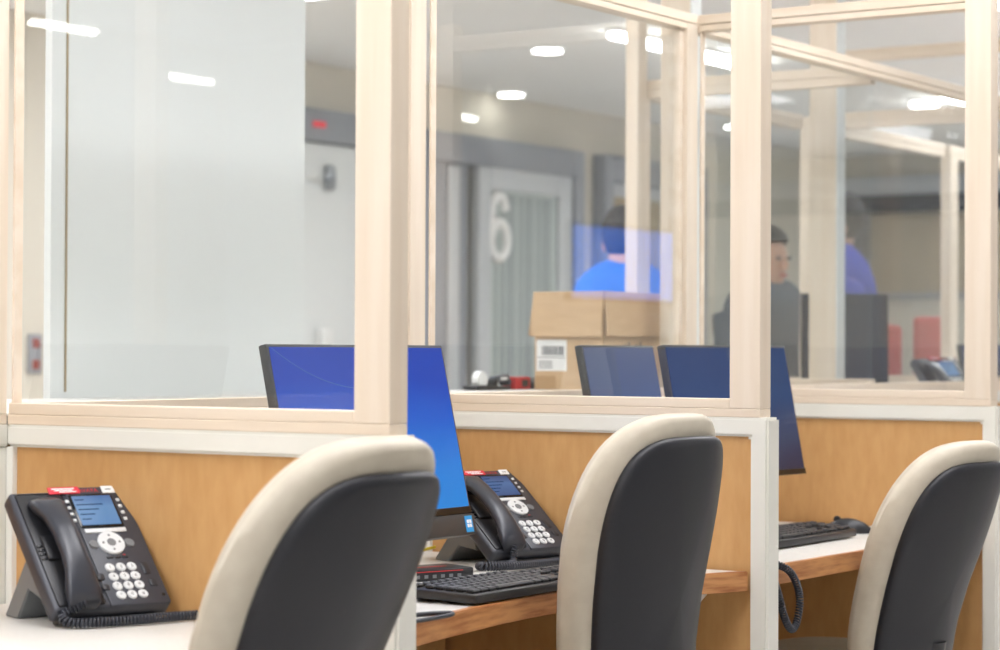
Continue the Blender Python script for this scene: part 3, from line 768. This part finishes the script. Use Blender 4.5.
small('marker_tray', (-1.545, 2.845, CT), R(0), 'low dark tray of markers on the counter against the cardboard box', [
    ('tray', MB().box(-.024, .024, -.05, .05, .0006, .02, .003), 'black'),
    ('marker', MB().cyl((-.01, -.045, .027), (-.01, .04, .027), .007, n=12, bev=.002), 'dark'), ('marker', MB().cyl((.008, -.04, .027), (.008, .045, .027), .007, n=12, bev=.002), 'phone_grey')])
# far workstation: monitors and phone on the counter beyond
monitor((-1.376, 4.59, 1.3725), R(-45), R(2), .32, .298, 'tall dark monitor standing on the counter beyond the farthest partition', 'scr_dark', 0, 'monitors on the counter', stand=False, base=CT)
phone((-.87, 4.40, .938), R(-22), R(52), 'dark desk phone on the counter beyond the farthest partition', None, 'scr_phone', simple=True)
monitor((-1.20, 5.55, 1.20), R(-8), R(8), .50, .12, 'low navy monitor on the counter behind the distant phone', 'scr_navy', 0, 'monitors on the counter', stand=False, base=CT)

# red stools in the waiting area
def stool(x, y, rz, top, label):
    t = thing('red_stool', (x, y, 0), label, 'stool', rz, 'red high-back stools in the waiting area')
    MB().box(-.03, .03, -.085, .085, .80, top, .025, 3).build('backrest', M['redchair'], t)
    MB().box(-.03, .30, -.09, .09, .72, .80, .025, 3).build('seat', M['redchair'], t)
    for a in (0, .27):
        for b in (-.07, .07): MB().cyl((a, b, 0), (a*.9+.01, b*.9, .73), .012, n=10).build('leg', M['steel'], t)
stool(-2.12, 6.61, R(-57), 1.29, 'lower red high-back stool in the waiting area beside the tall dark monitor')
stool(-1.935, 6.735, R(-57), 1.328, 'taller red high-back stool in the waiting area above the distant phone')

# wall television on the aisle side, seen mirrored in the glass
struct('wall_pillar', MB().box(4.10, 4.5, 9.5, 11.3, 0, CZ-.001, .005), M['wallwhite'])
tv = thing('wall_television', (4.099, 10.43, 1.52), 'wall television showing a blue picture beside the aisle', 'television')
MB().box(-.05, 0, -.70, .70, -.02, .50, .006).build('casing', M['black'], tv)
MB().box(-.052, -.05, -.67, .67, .0, .47).build('screen', M['tv'], tv)

# ------------------------------------------------------------------ people beyond the counter
def person(loc, rz, label, shirt, legs='trouser', hgt=1.8):
    """one continuous skinned body, facing -X in its own frame, arms hanging slightly bent"""
    t = thing('person', loc, label, 'person', rz)
    k = hgt/1.8
    def chain(name, verts, edges, radii, mat, root=0, sub=2):
        me = bpy.data.meshes.new(name); me.from_pydata([tuple(c*k for c in v) for v in verts], edges, []); me.update()
        o = bpy.data.objects.new(name, me); COL.objects.link(o); o.parent = t
        md = o.modifiers.new('skin', 'SKIN')
        for i, r in enumerate(radii):
            sv = me.skin_vertices[0].data[i]; sv.radius = (r[0]*k, r[1]*k) if isinstance(r, tuple) else (r*k, r*k); sv.use_root = i == root
        md.use_smooth_shade = True
        s = o.modifiers.new('sub', 'SUBSURF'); s.levels = sub; s.render_levels = sub
        me.materials.append(mat); return o
    V, E, Rr = [], [], []
    def add(p, r, par=None):
        V.append(p); Rr.append(r)
        if par is not None: E.append((par, len(V)-1))
        return len(V)-1
    pel = add((0, 0, .95), (.15, .11)); wa = add((0, 0, 1.10), (.14, .10), pel); ch = add((.01, 0, 1.30), (.16, .115), wa); nk0 = add((.012, 0, 1.46), (.07, .06), ch)
    nk = add((.005, 0, 1.53), .055, nk0); hd0 = add((-.01, 0, 1.60), (.065, .075), nk); hd1 = add((-.012, 0, 1.68), (.076, .095), hd0); add((-.008, 0, 1.755), (.055, .065), hd1)
    for s in (-1, 1):
        sh = add((.012, s*.17, 1.425), .062, nk0); el = add((.03, s*.235, 1.14), .044, sh); wr = add((-.06, s*.245, .90), .03, el); pa = add((-.075, s*.24, .83), (.034, .016), wr)
        hp = add((0, s*.09, .88), .088, pel); kn = add((-.015, s*.10, .49), .056, hp); an = add((.015, s*.105, .09), .038, kn); add((-.12, s*.115, .035), .032, an)
    chain('body', V, E, Rr, M['skin'])
    # hands with fingers
    for s in (-1, 1):
        for j, (dx, ln) in enumerate([(-.028, .07), (-.010, .082), (.008, .076), (.024, .06)]):
            b = Vector((-.075+dx*1.0, s*.24, .805))
            chain('finger', [b, b+Vector((-.004, -s*.004, -ln*.5)), b+Vector((-.010, -s*.016, -ln))], [(0, 1), (1, 2)], [.0085, .0085, .0075], M['skin'], sub=1)
        b = Vector((-.10, s*.235, .85)); chain('thumb', [b, b+Vector((-.02, -s*.01, -.03)), b+Vector((-.024, -s*.016, -.055))], [(0, 1), (1, 2)], [.011, .010, .008], M['skin'], sub=1)
    # face
    mb = MB()
    for s in (-1, 1): mb.ball((-.098*k, s*.032*k, 1.665*k), .010*k)
    mb.build('eye', M['ink'], t)
    mb = MB(); mb.ball((-.108*k, 0, 1.635*k), (.016*k, .012*k, .022*k)); mb.build('nose', M['skin'], t)
    MB().ball((-.100*k, 0, 1.592*k), (.008*k, .024*k, .006*k)).build('mouth', M['redtext'], t)
    for s in (-1, 1): MB().ball((.004*k, s*.080*k, 1.65*k), (.018*k, .008*k, .030*k)).build('ear', M['skin'], t)
    # hair cap
    mb = MB(); b = bmesh.new(); bmesh.ops.create_uvsphere(b, u_segments=24, v_segments=16, radius=1)
    for v in b.verts:
        v.co = Vector((v.co.x*.108, v.co.y*.092, v.co.z*.115))
        if v.co.x < -.02 and v.co.z < .035: v.co.x = max(v.co.x, -.02)
        if v.co.z < -.10: v.co.z = -.10
        if v.co.z < 0 and v.co.x > 0: v.co.x *= 1-.9*(-v.co.z)*2
    bmesh.ops.translate(b, vec=(.004, 0, 1.70), verts=b.verts); bmesh.ops.scale(b, vec=(k, k, k), verts=b.verts)
    mb._merge(b); mb.build('hair', M['hair'], t, 80)
    # clothes
    g = .014
    V, E, Rr = [], [], []
    pel = add((0, 0, .92), (.175, .135)); wa = add((0, 0, 1.10), (.162, .122), pel); ch = add((.01, 0, 1.30), (.178, .132), wa); nk0 = add((.012, 0, 1.45), (.125, .10), ch); add((.004, 0, 1.615), (.076, .082), nk0)
    for s in (-1, 1):
        sh = add((.012, s*.175, 1.425), .078, nk0); el = add((.03, s*.237, 1.14), .058, sh); add((-.055, s*.246, .915), .042, el)
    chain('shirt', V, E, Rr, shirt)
    V, E, Rr = [], [], []
    pel = add((0, 0, .94), (.165, .125))
    for s in (-1, 1):
        hp = add((0, s*.095, .86), .102, pel); kn = add((-.013, s*.10, .49), .072, hp); add((.015, s*.105, .10), .058, kn)
    chain('trousers', V, E, Rr, M[legs])
    for s in (-1, 1): MB().box(-.19*k, .07*k, (s*.11-.05)*k, (s*.11+.05)*k, .0, .085*k, .03*k, 3).build('shoe', M['black'], t)
    return t
person((-2.43, 4.86, 0), R(-58), 'person with dark hair in a shirt coloured with the blue screen reflection standing beyond the cardboard box', M['reflection_shirt'], hgt=1.72)
person((-2.06, 5.36, 0), R(160), 'dark-haired person in a grey jacket standing beyond the post of the middle partition', M['greyjacket'], hgt=1.66)
person((-2.085, 6.08, 0), R(33), 'person in a royal blue top standing far behind the tall dark monitor', M['navyshirt'], hgt=1.84)
